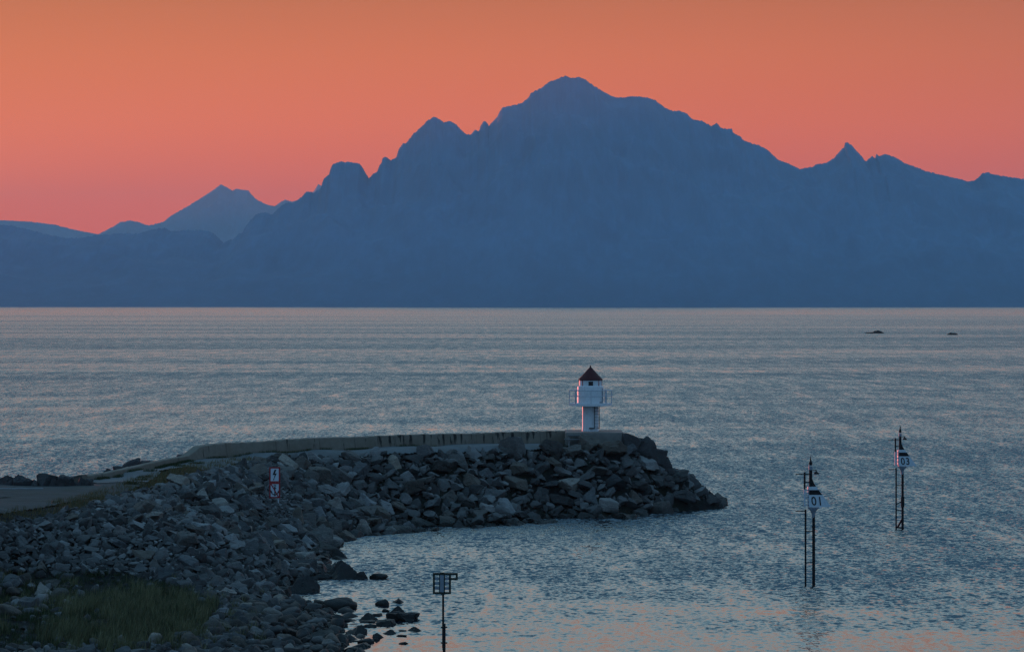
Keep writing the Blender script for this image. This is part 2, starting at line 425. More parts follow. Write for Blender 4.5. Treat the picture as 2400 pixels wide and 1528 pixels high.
# ------------------------------------------------------------------ warning sign
sx, sy, sz = P(650, 1184, 2.85)
sg = empty('warning_sign', (sx, sy, sz - .2), 'red framed double sign with lightning bolt above crossed out anchor on the rocks', 'sign', rz=R(4))
b = MB(); b.tube((.06, .06, -.5), (.06, .06, 2.5), .045, n=10); b.tube((-.1, .06, 1.2), (-.1, .06, 2.5), .03, n=8); b.build('post', GREYW, sg)
b = MB(); b.tube((-.3, .1, 1.95), (-1.25, .35, .35), .022, n=6); b.build('brace', GALV, sg)
def panel(z0, z1):
    x0, x1 = -.52, .18
    b = MB(); b.box(x0, x1, 0, .015, z0, z1); pn = b.build('sign_panel', SIGNWHITE, sg)
    t = .085
    b = MB(); b.box(x0 - .004, x1 + .004, -.012, .017, z0, z0 + t); b.box(x0 - .004, x1 + .004, -.012, .017, z1 - t, z1)
    b.box(x0 - .004, x0 + t, -.012, .017, z0 + t, z1 - t); b.box(x1 - t, x1 + .004, -.012, .017, z0 + t, z1 - t)
    b.build('border', SIGNRED, pn)
    return pn, x0, x1
p1, x0, x1 = panel(1.70, 2.70)
cx, cz = -.17, 2.2
bolt = [(.11, .34), (-.01, .34), (-.14, -.02), (.0, .0), (-.07, -.28), (-.1, -.26), (-.09, -.38), (-.01, -.29), (-.045, -.29), (.13, .1), (.0, .07)]
MB().prism([(cx + x * 1., cz + z * 1.) for x, z in bolt], -.01, -.002).build('lightning_bolt', SIGNBLACK, p1)
p2, x0, x1 = panel(.68, 1.68)
b = MB(); az = 1.18; ax = -.16
def ring(b, cx, cz, r0, r1, t0, t1, n, y0=-.01, y1=-.002):
    for k in range(n):
        u0 = t0 + (t1 - t0) * k / n; u1 = t0 + (t1 - t0) * (k + 1) / n
        b.prism([(cx + r0 * math.cos(u0), cz + r0 * math.sin(u0)), (cx + r1 * math.cos(u0), cz + r1 * math.sin(u0)), (cx + r1 * math.cos(u1), cz + r1 * math.sin(u1)), (cx + r0 * math.cos(u1), cz + r0 * math.sin(u1))], y0, y1)
ring(b, ax, az + .3, .045, .085, 0, 2 * math.pi, 20)
b.box(ax - .035, ax + .035, -.01, -.002, az - .34, az + .22)
b.box(ax - .1, ax + .1, -.011, -.003, az + .12, az + .17)
ring(b, ax, az - .04, .21, .27, math.pi * 1.05, math.pi * 1.95, 22, -.0095, -.0025)
for s in (-1, 1): b.prism([(ax + s * .15, az - .12), (ax + s * .27, az + .03), (ax + s * .3, az - .14)], -.0105, -.0035)
b.prism([(ax - .06, az - .3), (ax + .06, az - .3), (ax, az - .39)], -.0107, -.0037)
b.build('anchor_symbol', SIGNBLACK, p2)
MB().prism([(x0 + .06, 1.62), (x0 + .14, 1.62), (x1 - .06, .74), (x1 - .14, .74)], -.016, -.0115).build('slash', SIGNRED, p2)

# ------------------------------------------------------------------ channel beacons
def text_mesh(txt, size, shear):
    cu = bpy.data.curves.new('number', 'FONT'); cu.body = txt; cu.size = size; cu.shear = shear; cu.extrude = .006; cu.align_x = 'CENTER'; cu.space_character = 1.15
    cu.offset = .006
    o = bpy.data.objects.new('number', cu); COL.objects.link(o)
    me = bpy.data.meshes.new_from_object(o.evaluated_get(bpy.context.evaluated_depsgraph_get()))
    bpy.data.objects.remove(o)
    me.materials.clear(); me.materials.append(SIGNBLACK)
    return me

def beacon(loc, txt, label, rz, extras):
    """Origin at the lower post on the water line."""
    o = empty('channel_beacon', loc, label, 'beacon', 'numbered beacons standing in the water', rz)
    b = MB(); b.tube((0, 0, -2.5), (0, 0, 4.05), .088, .082, 14); b.tube((0, 0, 3.35), (0, 0, 3.4), .12, n=14)
    for z in ((.9, 2.1, 2.9) if not extras else (.35, 1.3, 2.3, 3.1)): b.tube((-.09, 0, z), (.16, -.02, z), .02, n=6)
    if extras:
        b.tube((0, 0, 1.6), (0, 0, 2.3), .125, n=12); b.tube((-.02, -.1, 2.3), (.0, -.1, 3.2), .05, n=8)
    b.build('post', BLACK, o, 40)
    b = MB(); b.lathe([(.085, 3.9), (.1, 4.0), (.1, 4.1), (.15, 4.25), (.32, 4.46), (.32, 4.49)], 12, c=(-.02, 0)); b.build('panel_collar', GALV, o, 40)
    b = MB(); b.tube((-.17, 0, 4.45), (-.17, 0, 6.62), .095, .09, 14); b.prism([(-.26, 5.66), (.14, 5.66), (.02, 5.84), (-.06, 6.05), (-.26, 6.05)], -.05, .05); b.build('mast', BLACK, o, 40)
    b = MB(); b.tube((-.17, 0, 6.6), (-.17, 0, 6.8), .105, n=14); b.tube((-.17, 0, 6.84), (-.17, 0, 6.87), .12, n=14); b.build('mast_collar', GALV, o, 40)
    b = MB(); b.lathe([(.06, 6.85), (.085, 6.9), (.1, 7.0), (.06, 7.08), (.045, 7.12), (.03, 7.24), (.005, 7.42)], 14, c=(-.17, 0)); b.build('lantern', BLACK, o, 50)
    b = MB(); b.tube((-.1, -.05, 6.57), (.12, -.12, 6.6), .018, n=6); b.tube((.02, -.1, 6.48), (.1, -.12, 6.48), .01, n=6)
    b.lathe([(.03, 6.36), (.11, 6.37), (.125, 6.42), (.09, 6.48), (.04, 6.51), (.03, 6.6)], 12, c=(.13, -.12)); b.bar((.1, -.12, 6.41), (.27, -.17, 6.4), .1, .08); b.build('floodlight', BLACK, o, 40)
    b = MB(); b.prism([(-.26, 4.5), (1.0, 4.5), (.98, 4.53), (.14, 5.66), (-.28, 5.66)], -.12, -.09); pn = b.build('number_panel', PANEL, o)
    b = MB(); b.prism([(-.27, 5.2), (.47, 5.2), (.27, 5.47), (-.275, 5.47)], -.125, -.1); b.build('panel_stripe', BLACK, pn)
    tm = text_mesh(txt, .70, -.14); t = link('number', tm, pn)
    t.location = (.2, -.127, 4.61); t.rotation_euler = (R(90), 0, 0); t.scale = (.86, 1, 1)
    b = MB(); b.bar((.8, -.105, 4.44), (.8, -.105, 4.52), .06, .03); b.prism([(-.2, 4.47), (.5, 4.47), (.3, 4.4), (-.1, 4.4)], -.09, .2); b.prism([(-.28, 4.5), (-.24, 4.5), (-.26, 5.6), (-.28, 5.6)], -.09, .75); b.build('panel_bracket', GREYW, pn)
    b = MB()                                                        # ladder rail beside the post
    lx = -.46
    b.tube((lx, 0, -2.5), (lx, 0, 4.36), .055, n=10); b.tube((lx - .05, 0, 5.5), (lx - .05, 0, 6.47), .055, n=10)
    for z in (1.35, 3.12): b.tube((lx, 0, z), (0, 0, z), .03, n=8)
    for z in (5.9, 6.36): b.tube((lx - .05, 0, z), (-.17, 0, z), .03, n=8)
    b.bar((lx - .56, .05, 6.36), (lx, 0, 6.37), .06, .05); b.bar((lx - .56, .05, 4.26), (lx, 0, 4.27), .06, .05)
    if extras: b.tube((lx, 0, 1.75), (0, 0, 2.05), .035, n=8); b.bar((lx + .08, 0, .12), (-.02, 0, .75), .1, .12); b.bar((lx, 0, .14), (.1, 0, .1), .08, .1)
    b.build('ladder', BLACK, o, 40)
    b = MB(); b.bar((lx - .05, 0, 4.55), (lx - .05, 0, 5.5), .1, .1)
    for z in (4.58, 4.8, 5.05, 5.3, 5.45): b.bar((lx - .05, 0, z), (-.24, 0, z), .05, .06)
    b.bar((-.3, 0, 4.55), (-.3, 0, 5.6), .05, .05)
    b.build('ladder_cage', GREYW, o)
    return o
x, y, z = P(1907, 1374, 0)
beacon((x, y, 0), '01', 'black channel beacon with white panel numbered 01', R(0), False)
x, y, z = P(2115.5, 1240.5, 0)
beacon((x, y, 0), '03', 'black channel beacon with white panel numbered 03', R(0), True)

# square lattice mark near the shore
mx, my = (1038.6 - 1200) / F * 118, 118.0
mk = empty('channel_mark', (mx, my, 0), 'thin pole with square dark green frame and grey slats near the shore', 'channel mark')
b = MB(); b.tube((0, 0, 2.95), (0, 0, 4.0), .045, n=12); b.tube((.035, 0, 1.65), (.035, 0, 2.75), .07, n=12); b.tube((.0, 0, 1.75), (.0, 0, 2.98), .045, n=12); b.tube((.04, 0, -2.5), (.04, 0, 1.7), .062, n=12)
for z in (2.6, 1.95): b.bar((-.1, 0, z), (.17, 0, z), .06, .05)
b.build('pole', BLACK, mk, 40)
def px(v): return (v - 1038.6) / F * 118
def pz(v): return H - (v - YH) / F * 118
fr = MB(); t = .085
X0, X1, X2 = px(1014.5), px(1057), px(1073); Z1, Z0 = pz(1342), pz(1391.5); ZE = pz(1358.5)
fr.box(X0, X2, -.04, .04, Z1 - t, Z1); fr.box(X0, X1, -.04, .04, Z0, Z0 + t); fr.box(X0, X0 + t, -.04, .04, Z0 + t, Z1 - t); fr.box(X1 - t, X1, -.04, .04, Z0 + t, Z1 - t)
fr.box(X1, X2, -.04, .04, ZE, ZE + t); fr.box(X2 - t, X2, -.04, .04, ZE + t, Z1 - t)
xa, xb = px(1029), px(1043)
fr.box(xa, xa + .03, -.05, .05, Z0 + t, Z1 - t); fr.box(xb - .045, xb, -.05, .05, Z0 + t, Z1 - t)
fr.box(-.12, .06, -.06, .06, Z1, Z1 + .02); fr.box(-.1, .06, -.06, .06, Z0 - .03, Z0)
fr.build('frame', DARKGREEN, mk)
b = MB(); b.box(xa + .03, xb - .045, -.035, .02, Z0 + t, Z1 - t); b.build('centre_plate', GALV, mk)
b = MB()
for v in (1355.5, 1366.5, 1378):
    zc = pz(v); b.box(X0 + t, xa, -.015, .015, zc - .055, zc + .055); b.box(xb, X1 - t, -.015, .015, zc - .055, zc + .055)
b.build('slat_board', GALV, mk)

# ------------------------------------------------------------------ rocks
def ico(sub):
    bm = bmesh.new(); bmesh.ops.create_icosphere(bm, subdivisions=sub, radius=1)
    v = np.array([q.co[:] for q in bm.verts]); f = np.array([[q.index for q in t.verts] for t in bm.faces]); bm.free()
    return v, f
ICO = {s: ico(s) for s in (2, 3, 4)}
def rock_verts(kind, sub, seed):
    """Unit-size rock: a sphere cut by random planes, then roughened."""
    r = np.random.default_rng(seed); d, f = ICO[sub]
    if kind == 'rounded':
        nrm = r.normal(size=(10, 3)); hgt = r.uniform(.58, .95, 10); scl = np.array([1, r.uniform(.6, .95), r.uniform(.5, .8)])
    elif kind == 'slab':
        nrm = np.r_[r.normal(size=(6, 3)) * [1, 1, .5], [[.12, .05, 1], [-.05, .15, -1], [.3, 1, .3], [.9, -.2, -.2], [-.8, .3, .4]]]; hgt = np.r_[r.uniform(.5, .8, 6), [.5, .5], r.uniform(.45, .65, 3)]; scl = np.array([1.15, r.uniform(.65, .95), .55])
    elif kind == 'wedge':
        nrm = np.r_[r.normal(size=(6, 3)), [[.8, .1, .6], [-.5, .6, .5], [0, -.9, .35], [0, 0, -1]]]; hgt = np.r_[r.uniform(.5, .8, 6), [.3, .4, .45, .45]]; scl = np.array([1.1, .8, .8])
    elif kind == 'pointed':
        nrm = np.array([[math.cos(t), math.sin(t), r.uniform(.4, .9)] for t in (r.uniform(0, 1) + np.arange(4) * 1.57 + r.uniform(-.3, .3, 4))] + [[0, 0, -1]]); nrm = np.r_[nrm, r.normal(size=(3, 3))]; hgt = np.r_[r.uniform(.33, .5, 4), [.4], r.uniform(.6, .8, 3)]; scl = np.array([1, .85, 1.0])
    else:
        nrm = np.r_[r.normal(size=(4, 3)), np.eye(3) + r.normal(size=(3, 3)) * .25, -np.eye(3) + r.normal(size=(3, 3)) * .25]; hgt = np.r_[r.uniform(.6, .8, 4), r.uniform(.45, .62, 6)]; scl = np.array([1.1, .9, .75])
    nrm = nrm / np.linalg.norm(nrm, axis=1)[:, None]
    dn = d @ nrm.T
    rad = np.where(dn > .02, hgt[None] / np.maximum(dn, .02), 9).min(1)
    rad = np.minimum(rad, 1.15 if kind != 'rounded' else .98)
    v = d * rad[:, None] * scl
    amp = .1 if kind == 'rounded' else .03
    s = Vector((seed * 3.1, seed * 1.7, 0))
    for i in range(len(v)):
        p = Vector(v[i]) * 1.8 + s
        ch = mnoise.cell(p * 1.3) if kind != 'rounded' else 0
        v[i] += d[i] * (amp * mnoise.noise(p) + amp * .6 * mnoise.noise(p * 2.6) + amp * .4 * mnoise.noise(p * 6.1) + .05 * (ch - .5))
    v /= np.ptp(v[:, 0])
    v -= (v.max(0) + v.min(0)) / 2
    return v, f
KINDS = ['slab', 'wedge', 'blocky', 'pointed']
BASE = {}
for k in KINDS + ['rounded']:
    for j in range(7 if k != 'rounded' else 9):
        v, f = rock_verts(k, 4 if k != 'rounded' else 3, hash_ := (KINDS + ['rounded']).index(k) * 50 + j + 1)
        me = np_mesh('boulder_shape', v, tris=f, mat=ROCK, smooth=True)
        if k != 'rounded': me.set_sharp_from_angle(angle=R(24))
        BASE[k, j] = me
SMALL = {}
for k in KINDS + ['rounded']:
    for j in range(8): SMALL[k, j] = rock_verts(k, 2, (KINDS + ['rounded']).index(k) * 50 + 20 + j)

# zones of the picture that carry rock, as photo outlines (each point lies on the terrain)
CREST = [(-60, 1236), (0, 1228), (100, 1212), (200, 1190), (340, 1150), (390, 1135), (450, 1117), (540, 1098), (600, 1086), (670, 1074), (780, 1072), (900, 1068), (1100, 1062), (1310, 1058), (1330, 1050), (1470, 1040)]
RIP = CREST + [(1540, 1010), (1610, 1060), (1690, 1150), (1695, 1195), (1500, 1225), (1300, 1236), (1000, 1256), (880, 1268), (800, 1285), (800, 1310), (790, 1360), (700, 1392), (640, 1400), (560, 1402), (430, 1375), (300, 1345), (150, 1340), (-60, 1340)]
BEACH = [(430, 1375), (560, 1398), (640, 1396), (700, 1392), (800, 1420), (815, 1440), (850, 1490), (840, 1560), (-40, 1560), (-40, 1522), (290, 1512), (420, 1500), (490, 1470), (530, 1420)]
GRASS = [(-60, 1338), (150, 1338), (300, 1343), (430, 1373), (530, 1420), (490, 1480), (420, 1512), (290, 1530), (-60, 1540)]

rocks = []     # (X, Y, Z, size, kind)
cell = {}
def ok(X, Y, Z, r):
    i, j = int(X // 1), int(Y // 1)
    for a_ in range(i - 2, i + 3):
        for b_ in range(j - 2, j + 3):
            for (x2, y2, z2, r2) in cell.get((a_, b_), ()):
                if (X - x2) ** 2 + (Y - y2) ** 2 + (Z - z2) ** 2 < (r + r2) ** 2: return False
    return True
def scatter(n, x0, x1, y0, y1, zone, size_fn, kind_fn, pack, zmin=-.35):
    X = RNG.uniform(x0, x1, n); Y = RNG.uniform(y0, y1, n); Z = TZ(X, Y)
    u, v = pix(X, Y, Z)
    m = inpoly(u, v, zone) & (Z > zmin)
    for X_, Y_, Z_, u_, v_ in zip(X[m], Y[m], Z[m], u[m], v[m]):
        s = size_fn(u_, v_, Z_)
        if s is None: continue
        r = s * pack
        if not ok(X_, Y_, Z_, r): continue
        cell.setdefault((int(X_ // 1), int(Y_ // 1)), []).append((X_, Y_, Z_, r))
        rocks.append((X_, Y_, Z_, s, kind_fn()))
ang_kind = lambda: random.choices(KINDS, (4, 3, 4, 1.2))[0]
rnd_kind = lambda: 'rounded' if random.random() < .6 else random.choice(KINDS)
def rip_size(lo, hi):
    def fn(u, v, Z):
        k = min(1, max(.0, (u - 250) / 650))
        k = .5 + .5 * k
        if v > 1290: k = min(k, .62)
        if 606 < u < 684 and 1140 < v < 1222: return random.uniform(.28, .42)      # nothing big in front of the warning sign
        return random.uniform(lo, hi) * k
    return fn
scatter(14000, -33, 18, 140, 232, RIP, rip_size(1.3, 2.2), ang_kind, .42)
scatter(110000, -33, 18, 140, 232, RIP, rip_size(.85, 1.4), ang_kind, .29)
scatter(220000, -33, 18, 140, 232, RIP, rip_size(.45, .85), ang_kind, .29)
scatter(14000, -26, -5, 118, 150, BEACH, lambda u, v, z: random.uniform(.6, 1.25), rnd_kind, .4)
scatter(30000, -26, -5, 118, 150, BEACH, lambda u, v, z: random.uniform(.32, .6), rnd_kind, .36)
scatter(60000, -26, -5, 118, 150, BEACH, lambda u, v, z: random.uniform(.16, .34), rnd_kind, .36)
cell2 = cell; cell = {}
scatter(2500, -34, -20, 130, 156, [(-60, 1330), (150, 1338), (190, 1400), (150, 1440), (40, 1440), (-60, 1450)], lambda u, v, z: random.uniform(.5, 1.35), rnd_kind, .5)
scatter(2600, -32, -13, 120, 154, GRASS, lambda u, v, z: random.uniform(.35, 1.0) if random.random() < .35 else random.uniform(.2, .4), rnd_kind, 1.1)
cell = {}
scatter(30000, -33, 18, 140, 232, RIP, lambda u, v, z: random.uniform(.2, .45) if u < 900 or random.random() < .4 else None, ang_kind, .5)
print('rocks', len(rocks))

rocks.sort(key=lambda q: -q[3] / q[1])
def tone_of(): return random.choices([('dark', .5), ('grey', .95), ('pale', 2.05)], (3, 5, 2))[0]
WHERE = [(300, 'below the gravel yard'), (480, 'below the low curved wall'), (600, 'on the slope west of the red sign'), (720, 'around the red framed sign'), (900, 'below the end of the path'),
         (1060, 'below the streaked wall'), (1210, 'below the middle of the wall'), (1330, 'below the wall next to the lighthouse'), (1450, 'below the lighthouse'), (1800, 'on the tip of the breakwater')]
labels = {}
def rock_label(u, v, Z, s, kind, tone, beach):
    size = 'huge' if s > 1.6 else 'big' if s > 1.1 else 'middling' if s > .7 else 'small'
    shape = {'slab': 'flat slab-like', 'wedge': 'wedge-shaped', 'blocky': 'blocky', 'pointed': 'pointed', 'rounded': 'rounded'}[kind]
    if beach:
        band = 'at the water edge' if Z < .12 else 'by the grass' if u < 560 else 'on the stony beach'
        where = 'beneath the rock slope' if v < 1430 else 'where the shore juts out' if u > 700 else 'lower on the shore'
        return f'{size} {tone} {shape} stone {band} {where}'
    band = 'at the waterline' if Z < .5 else 'low down' if Z < 1.7 else 'halfway up' if Z < 3.2 else 'high up' if Z < 4.4 else 'on the crest'
    where = next(t for lim, t in WHERE if u < lim)
    return f'{size} {tone} {shape} boulder {band} {where}'
def place_rock(q, name, label, cat, group, tonev, tilt=.5, sink=.12):
    X, Y, Z, s, kind = q
    o = bpy.data.objects.new(name, BASE[kind, random.randrange(7)]); COL.objects.link(o)
    o.location = (X, Y, Z + sink * s)
    o.rotation_euler = (random.uniform(-tilt, tilt), random.uniform(-tilt, tilt), random.uniform(0, 6.28))
    o.scale = (s, s * random.uniform(.85, 1.15), s * random.uniform(.85, 1.2))
    w = random.uniform(-.06, .16); o.color = (tonev * (1 + w), tonev, tonev * (1 - w), 1)
    return tag(o, label, cat, group)
nb = ns = 0
rest = []
for q in rocks:
    X, Y, Z, s, kind = q
    u, v = pix(X, Y, Z)
    beach = kind == 'rounded' or v > 1400
    vis = -20 < u < 2420 and v < 1540
    if vis and not beach and nb < 290:
        nb += 1; tn, tv = tone_of()
        place_rock(q, 'boulder', rock_label(u, v, Z, s, kind, tn, False), 'boulder', 'boulders piled on the breakwater slope', tv)
    elif vis and beach and ns < 230:
        ns += 1; tn, tv = tone_of()
        place_rock(q, 'beach_stone', rock_label(u, v, Z, s, kind, tn, True), 'stone', 'stones lying on the shore below the slope', tv * .85)
    else: rest.append(q)
print('individual', nb, ns, 'rest', len(rest))
def fill(name, qs, label):
    V, Fc, n = [], [], 0
    for X, Y, Z, s, kind in qs:
        v, f = SMALL[kind, random.randrange(8)]
        M = np.array(Euler((random.uniform(-.6, .6), random.uniform(-.6, .6), random.uniform(0, 6.28))).to_matrix())
        V.append(v * np.array([s, s * random.uniform(.8, 1.15), s * random.uniform(.8, 1.2)]) @ M.T + np.array([X, Y, Z + .12 * s])); Fc.append(f + n); n += len(v)
    me = np_mesh(name, np.concatenate(V), tris=np.concatenate(Fc), mat=ROCKFILL, smooth=True); me.set_sharp_from_angle(angle=R(35))
    tag(link(name, me), label, None, None, 'stuff')
fill('rock_rubble', [q for q in rest if q[4] != 'rounded'], 'smaller broken rocks filling the gaps between boulders')
fill('shingle', [q for q in rest if q[4] == 'rounded'], 'small rounded stones covering the beach')

# rocks standing alone in the water (photo x, y of the waterline, width, height), one by one
SEA = [(895, 1420, 32, 16, 'rounded', 'round dark rock standing in the water near the green mark'),
       (932, 1413, 28, 11, 'pointed', 'low peaked rock in the water, outermost of the upper row by the green mark'),
       (904, 1434, 17, 8, 'rounded', 'tiny rock in the water between the round rock and the big flat one'),
       (931, 1437, 30, 17, 'pointed', 'pointed dark rock just behind the big flat rock in the water'),
       (864, 1454, 36, 18, 'pointed', 'peaked rock in the water shoreward of the big flat rock'),
       (884, 1444, 23, 7, 'slab', 'low flat rock touching the peaked rock in the water'),
       (944, 1455, 75, 20, 'slab', 'largest flat dark rock standing in the water beside the green mark'),
       (903, 1465, 46, 13, 'slab', 'long low rock in the water in front of the big flat one'),
       (862, 1459, 36, 5, 'slab', 'almost drowned thin rock below the peaked rock'),
       (866, 1470, 30, 8, 'rounded', 'low rounded rock in the water close to the stony beach'),
       (973, 1479, 30, 10, 'pointed', 'small peaked rock in the water, the one farthest from the beach'),
       (943, 1479, 18, 3, 'slab', 'nearly submerged sliver of rock beside the outermost peaked rock'),
       (910, 1486, 44, 10, 'wedge', 'low ridge-like rock in the pink water'),
       (886, 1494, 34, 11, 'wedge', 'sloping dark rock touching the low ridge in the pink water'),
       (940, 1491, 24, 4, 'slab', 'thin flat rock just above the pink water surface'),
       (857, 1507, 38, 11, 'rounded', 'rounded rock in the pink water nearest the beach edge'),
       (880, 1501, 26, 7, 'wedge', 'small rock leaning behind the rounded one in pink water'),
       (945, 1509, 22, 5, 'rounded', 'small low rock alone in the pink water by the pole'),
       (825, 1527, 34, 11, 'rounded', 'rounded rock at the bottom edge of the shore water'),
       (811, 1497, 30, 7, 'slab', 'flat wet rock at the edge of the pink water'),
       (887, 1357, 40, 14, 'rounded', 'low dark rock at the end of the small rocky spit'),
       (848, 1357, 36, 18, 'wedge', 'dark broken rock on the small rocky spit'),
       (798, 1309, 46, 20, 'wedge', 'low sloping dark rock in the bay under the slope'),
       (757, 1303, 42, 27, 'pointed', 'dark pyramid-shaped rock in the bay under the slope'),
       (802, 1358, 88, 44, 'pointed', 'huge dark pyramid-shaped rock heading the small rocky spit'),
       (757, 1358, 40, 14, 'rounded', 'low dark rock at the foot of the huge pyramid-shaped rock'),
       (695, 1390, 92, 40, 'wedge', 'huge dark wedge rock standing in the inlet of the beach'),
       (795, 1428, 76, 26, 'rounded', 'big rounded rock where the beach first meets the water'),
       (790, 1458, 54, 18, 'rounded', 'dark dome rock at the water edge of the beach'),
       (838, 1487, 42, 22, 'wedge', 'dark wedge rock at the water edge near the pink water'),
       (1668, 1191, 66, 40, 'pointed', 'last dark boulder at the very tip of the breakwater')]
def sea_rock(x, y, w, h, kind, label, name='sea_rock', cat='rock', group='rocks standing in the shallow water'):
    X, Y, _ = P(x, y, 0); m = Y / F; s = w * m * 1.1; hh = h * m
    me = BASE[kind, random.randrange(7)]; ext = max(v.co.z for v in me.vertices)
    o = bpy.data.objects.new(name, me); COL.objects.link(o)
    s *= 1.35 if kind == 'pointed' else 1.0
    o.scale = (s, s * .8, .8 * hh / ext); o.location = (X, Y + .25 * s, .2 * hh); o.rotation_euler = (0, 0, random.choice((0, math.pi)) + random.uniform(-.3, .3))
    o.color = (.32, .33, .34, 1)
    return tag(o, label, cat, group)
for r_ in SEA: sea_rock(*r_)
# two skerries far out
def skerry(x, y, w, h, label, humps):
    X, Y, _ = P(x, y, 0); m = Y / F
    V, Fc, n = [], [], 0
    for dx, ww, hh in humps:
        v, f = rock_verts('rounded', 3, int(dx * 10 + 77)); V.append(v * np.array([ww * w * m, ww * w * m * .7, hh * h * m * 4.2]) + np.array([dx * w * m, 0, -.3 * hh * h * m])); Fc.append(f + n); n += len(v)
    me = np_mesh('skerry', np.concatenate(V), tris=np.concatenate(Fc), mat=ROCK, smooth=True)
    o = link('skerry', me); o.location = (X, Y, 0); o.color = (.25, .25, .26, 1)
    tag(o, label, 'skerry', 'skerries far out on the water')
skerry(2052, 781.5, 52, 7, 'longer uneven dark skerry far out on the water', [(-.05, .8, .65), (.18, .5, 1.0), (-.35, .32, .35), (.02, .4, .85)])
skerry(2231, 784.8, 27, 5, 'smaller dome shaped dark skerry far out on the water', [(0, .95, 1.0), (.3, .5, .5)])

# boulders along the far edge of the yard, behind the low wall and on the crest
EDGE = [(12, 1145, 40, 27, 'blocky', 'dark boulder of the yard edge row nearest the picture border'), (46, 1146, 42, 28, 'blocky', 'dark humped boulder in the row along the yard edge, behind the log'),
        (78, 1147, 36, 20, 'rounded', 'lower rounded boulder in the row along the yard edge, behind the log end'), (107, 1148, 54, 32, 'blocky', 'broad boulder in the middle of the row along the yard edge'), (151, 1149, 48, 30, 'slab', 'flat topped boulder in the row along the yard edge'),
        (28, 1147, 30, 20, 'rounded', 'small boulder wedged between the first two of the yard edge row'), (129, 1149, 34, 24, 'wedge', 'wedge boulder between the broad and the flat topped boulder of the yard edge row'), (170, 1149, 30, 20, 'rounded', 'small round boulder between the flat topped and the last boulder of the yard edge row'), (208, 1141, 26, 16, 'slab', 'low boulder against the end of the low wall beside the yard'),
        (187, 1147, 34, 24, 'wedge', 'boulder in the yard edge row, closest to the end of the low wall'), (250, 1107, 26, 9, 'wedge', 'small dark rock showing behind the near end of the low wall'), (276, 1104, 30, 12, 'rounded', 'rounded dark rock showing behind the low wall, below the tall block'),
        (304, 1100, 38, 26, 'blocky', 'tall dark block standing behind the low wall'), (338, 1092, 42, 12, 'slab', 'long low dark rock behind the low wall next to the tall block'), (425, 1078, 30, 13, 'rounded', 'dark rock behind the step of the wall')]
for x, y, w, h, kind, lab in EDGE:
    d = 178.4 if x < 215 else 188.6 + (x - 250) / 175 * 12
    h *= 1.2 if x < 215 else 1.0
    X, Y, Z = at(x, y, d); m = d / F; s = w * m * 1.2
    me = BASE[kind, random.randrange(7)]; ext = max(v.co.z for v in me.vertices) * 2
    o = bpy.data.objects.new('boulder', me); COL.objects.link(o)
    o.scale = (s, s * .85, max(h * m * 1.6, .6) / ext); o.location = (X, Y + .4 * s, Z + h * m - max(h * m * 1.6, .6) / 2); o.rotation_euler = (0, 0, random.uniform(0, 6.28)); o.color = (.5, .5, .52, 1)
    tag(o, lab, 'boulder', 'boulders along the back of the yard and low wall')
for x, y, w, h, kind, lab in [(1483, 1046, 50, 32, 'blocky', 'big dark boulder standing beside the lighthouse platform'), (1515, 1056, 44, 34, 'rounded', 'rounded dark boulder on the shoulder of the breakwater tip'), (1541, 1076, 50, 26, 'slab', 'flat dark boulder stepping down from the platform toward the tip'),
                              (1562, 1098, 40, 28, 'wedge', 'jutting dark boulder halfway down the breakwater tip'), (1582, 1118, 30, 20, 'rounded', 'small rounded boulder under the jutting one on the tip'), (1618, 1150, 52, 32, 'rounded', 'rounded boulder low on the breakwater tip'), (1645, 1168, 40, 28, 'rounded', 'rounded boulder just above the last dark one on the tip')]:
    d = 219.5 + (x - 1483) / 160 * 3
    X, Y, Z = at(x, y, d); m = d / F; s = w * m * 1.15
    me = BASE[kind, random.randrange(7)]; ext = max(v.co.z for v in me.vertices) * 2
    o = bpy.data.objects.new('boulder', me); COL.objects.link(o); hh = h * m * 1.6
    o.scale = (s, s * .9, hh / ext); o.location = (X, Y + .3 * s, Z + h * m - hh / 2); o.rotation_euler = (0, 0, random.uniform(-.5, .5)); o.color = (.6, .6, .62, 1)
    tag(o, lab, 'boulder', 'boulders stepping down the tip of the breakwater')

x0_, y0_, z0_ = at(-30, 1146.2, 174.6); x1_, y1_, z1_ = at(101, 1146.2, 174.6)
b = MB(); N = 14
for k in range(N):
    t0 = k / N; t1 = (k + 1) / N
    b.tube((x0_ + (x1_ - x0_) * t0, y0_, z0_ + .01 * math.sin(k * 1.7)), (x0_ + (x1_ - x0_) * t1, y0_, z0_ + .01 * math.sin((k + 1) * 1.7)), .1 + .008 * math.sin(k), .1 + .008 * math.sin(k + 1), 12)
tag(b.build('log', TIMBER, None, 40), 'weathered grey log lying along the back of the gravel yard', 'log')

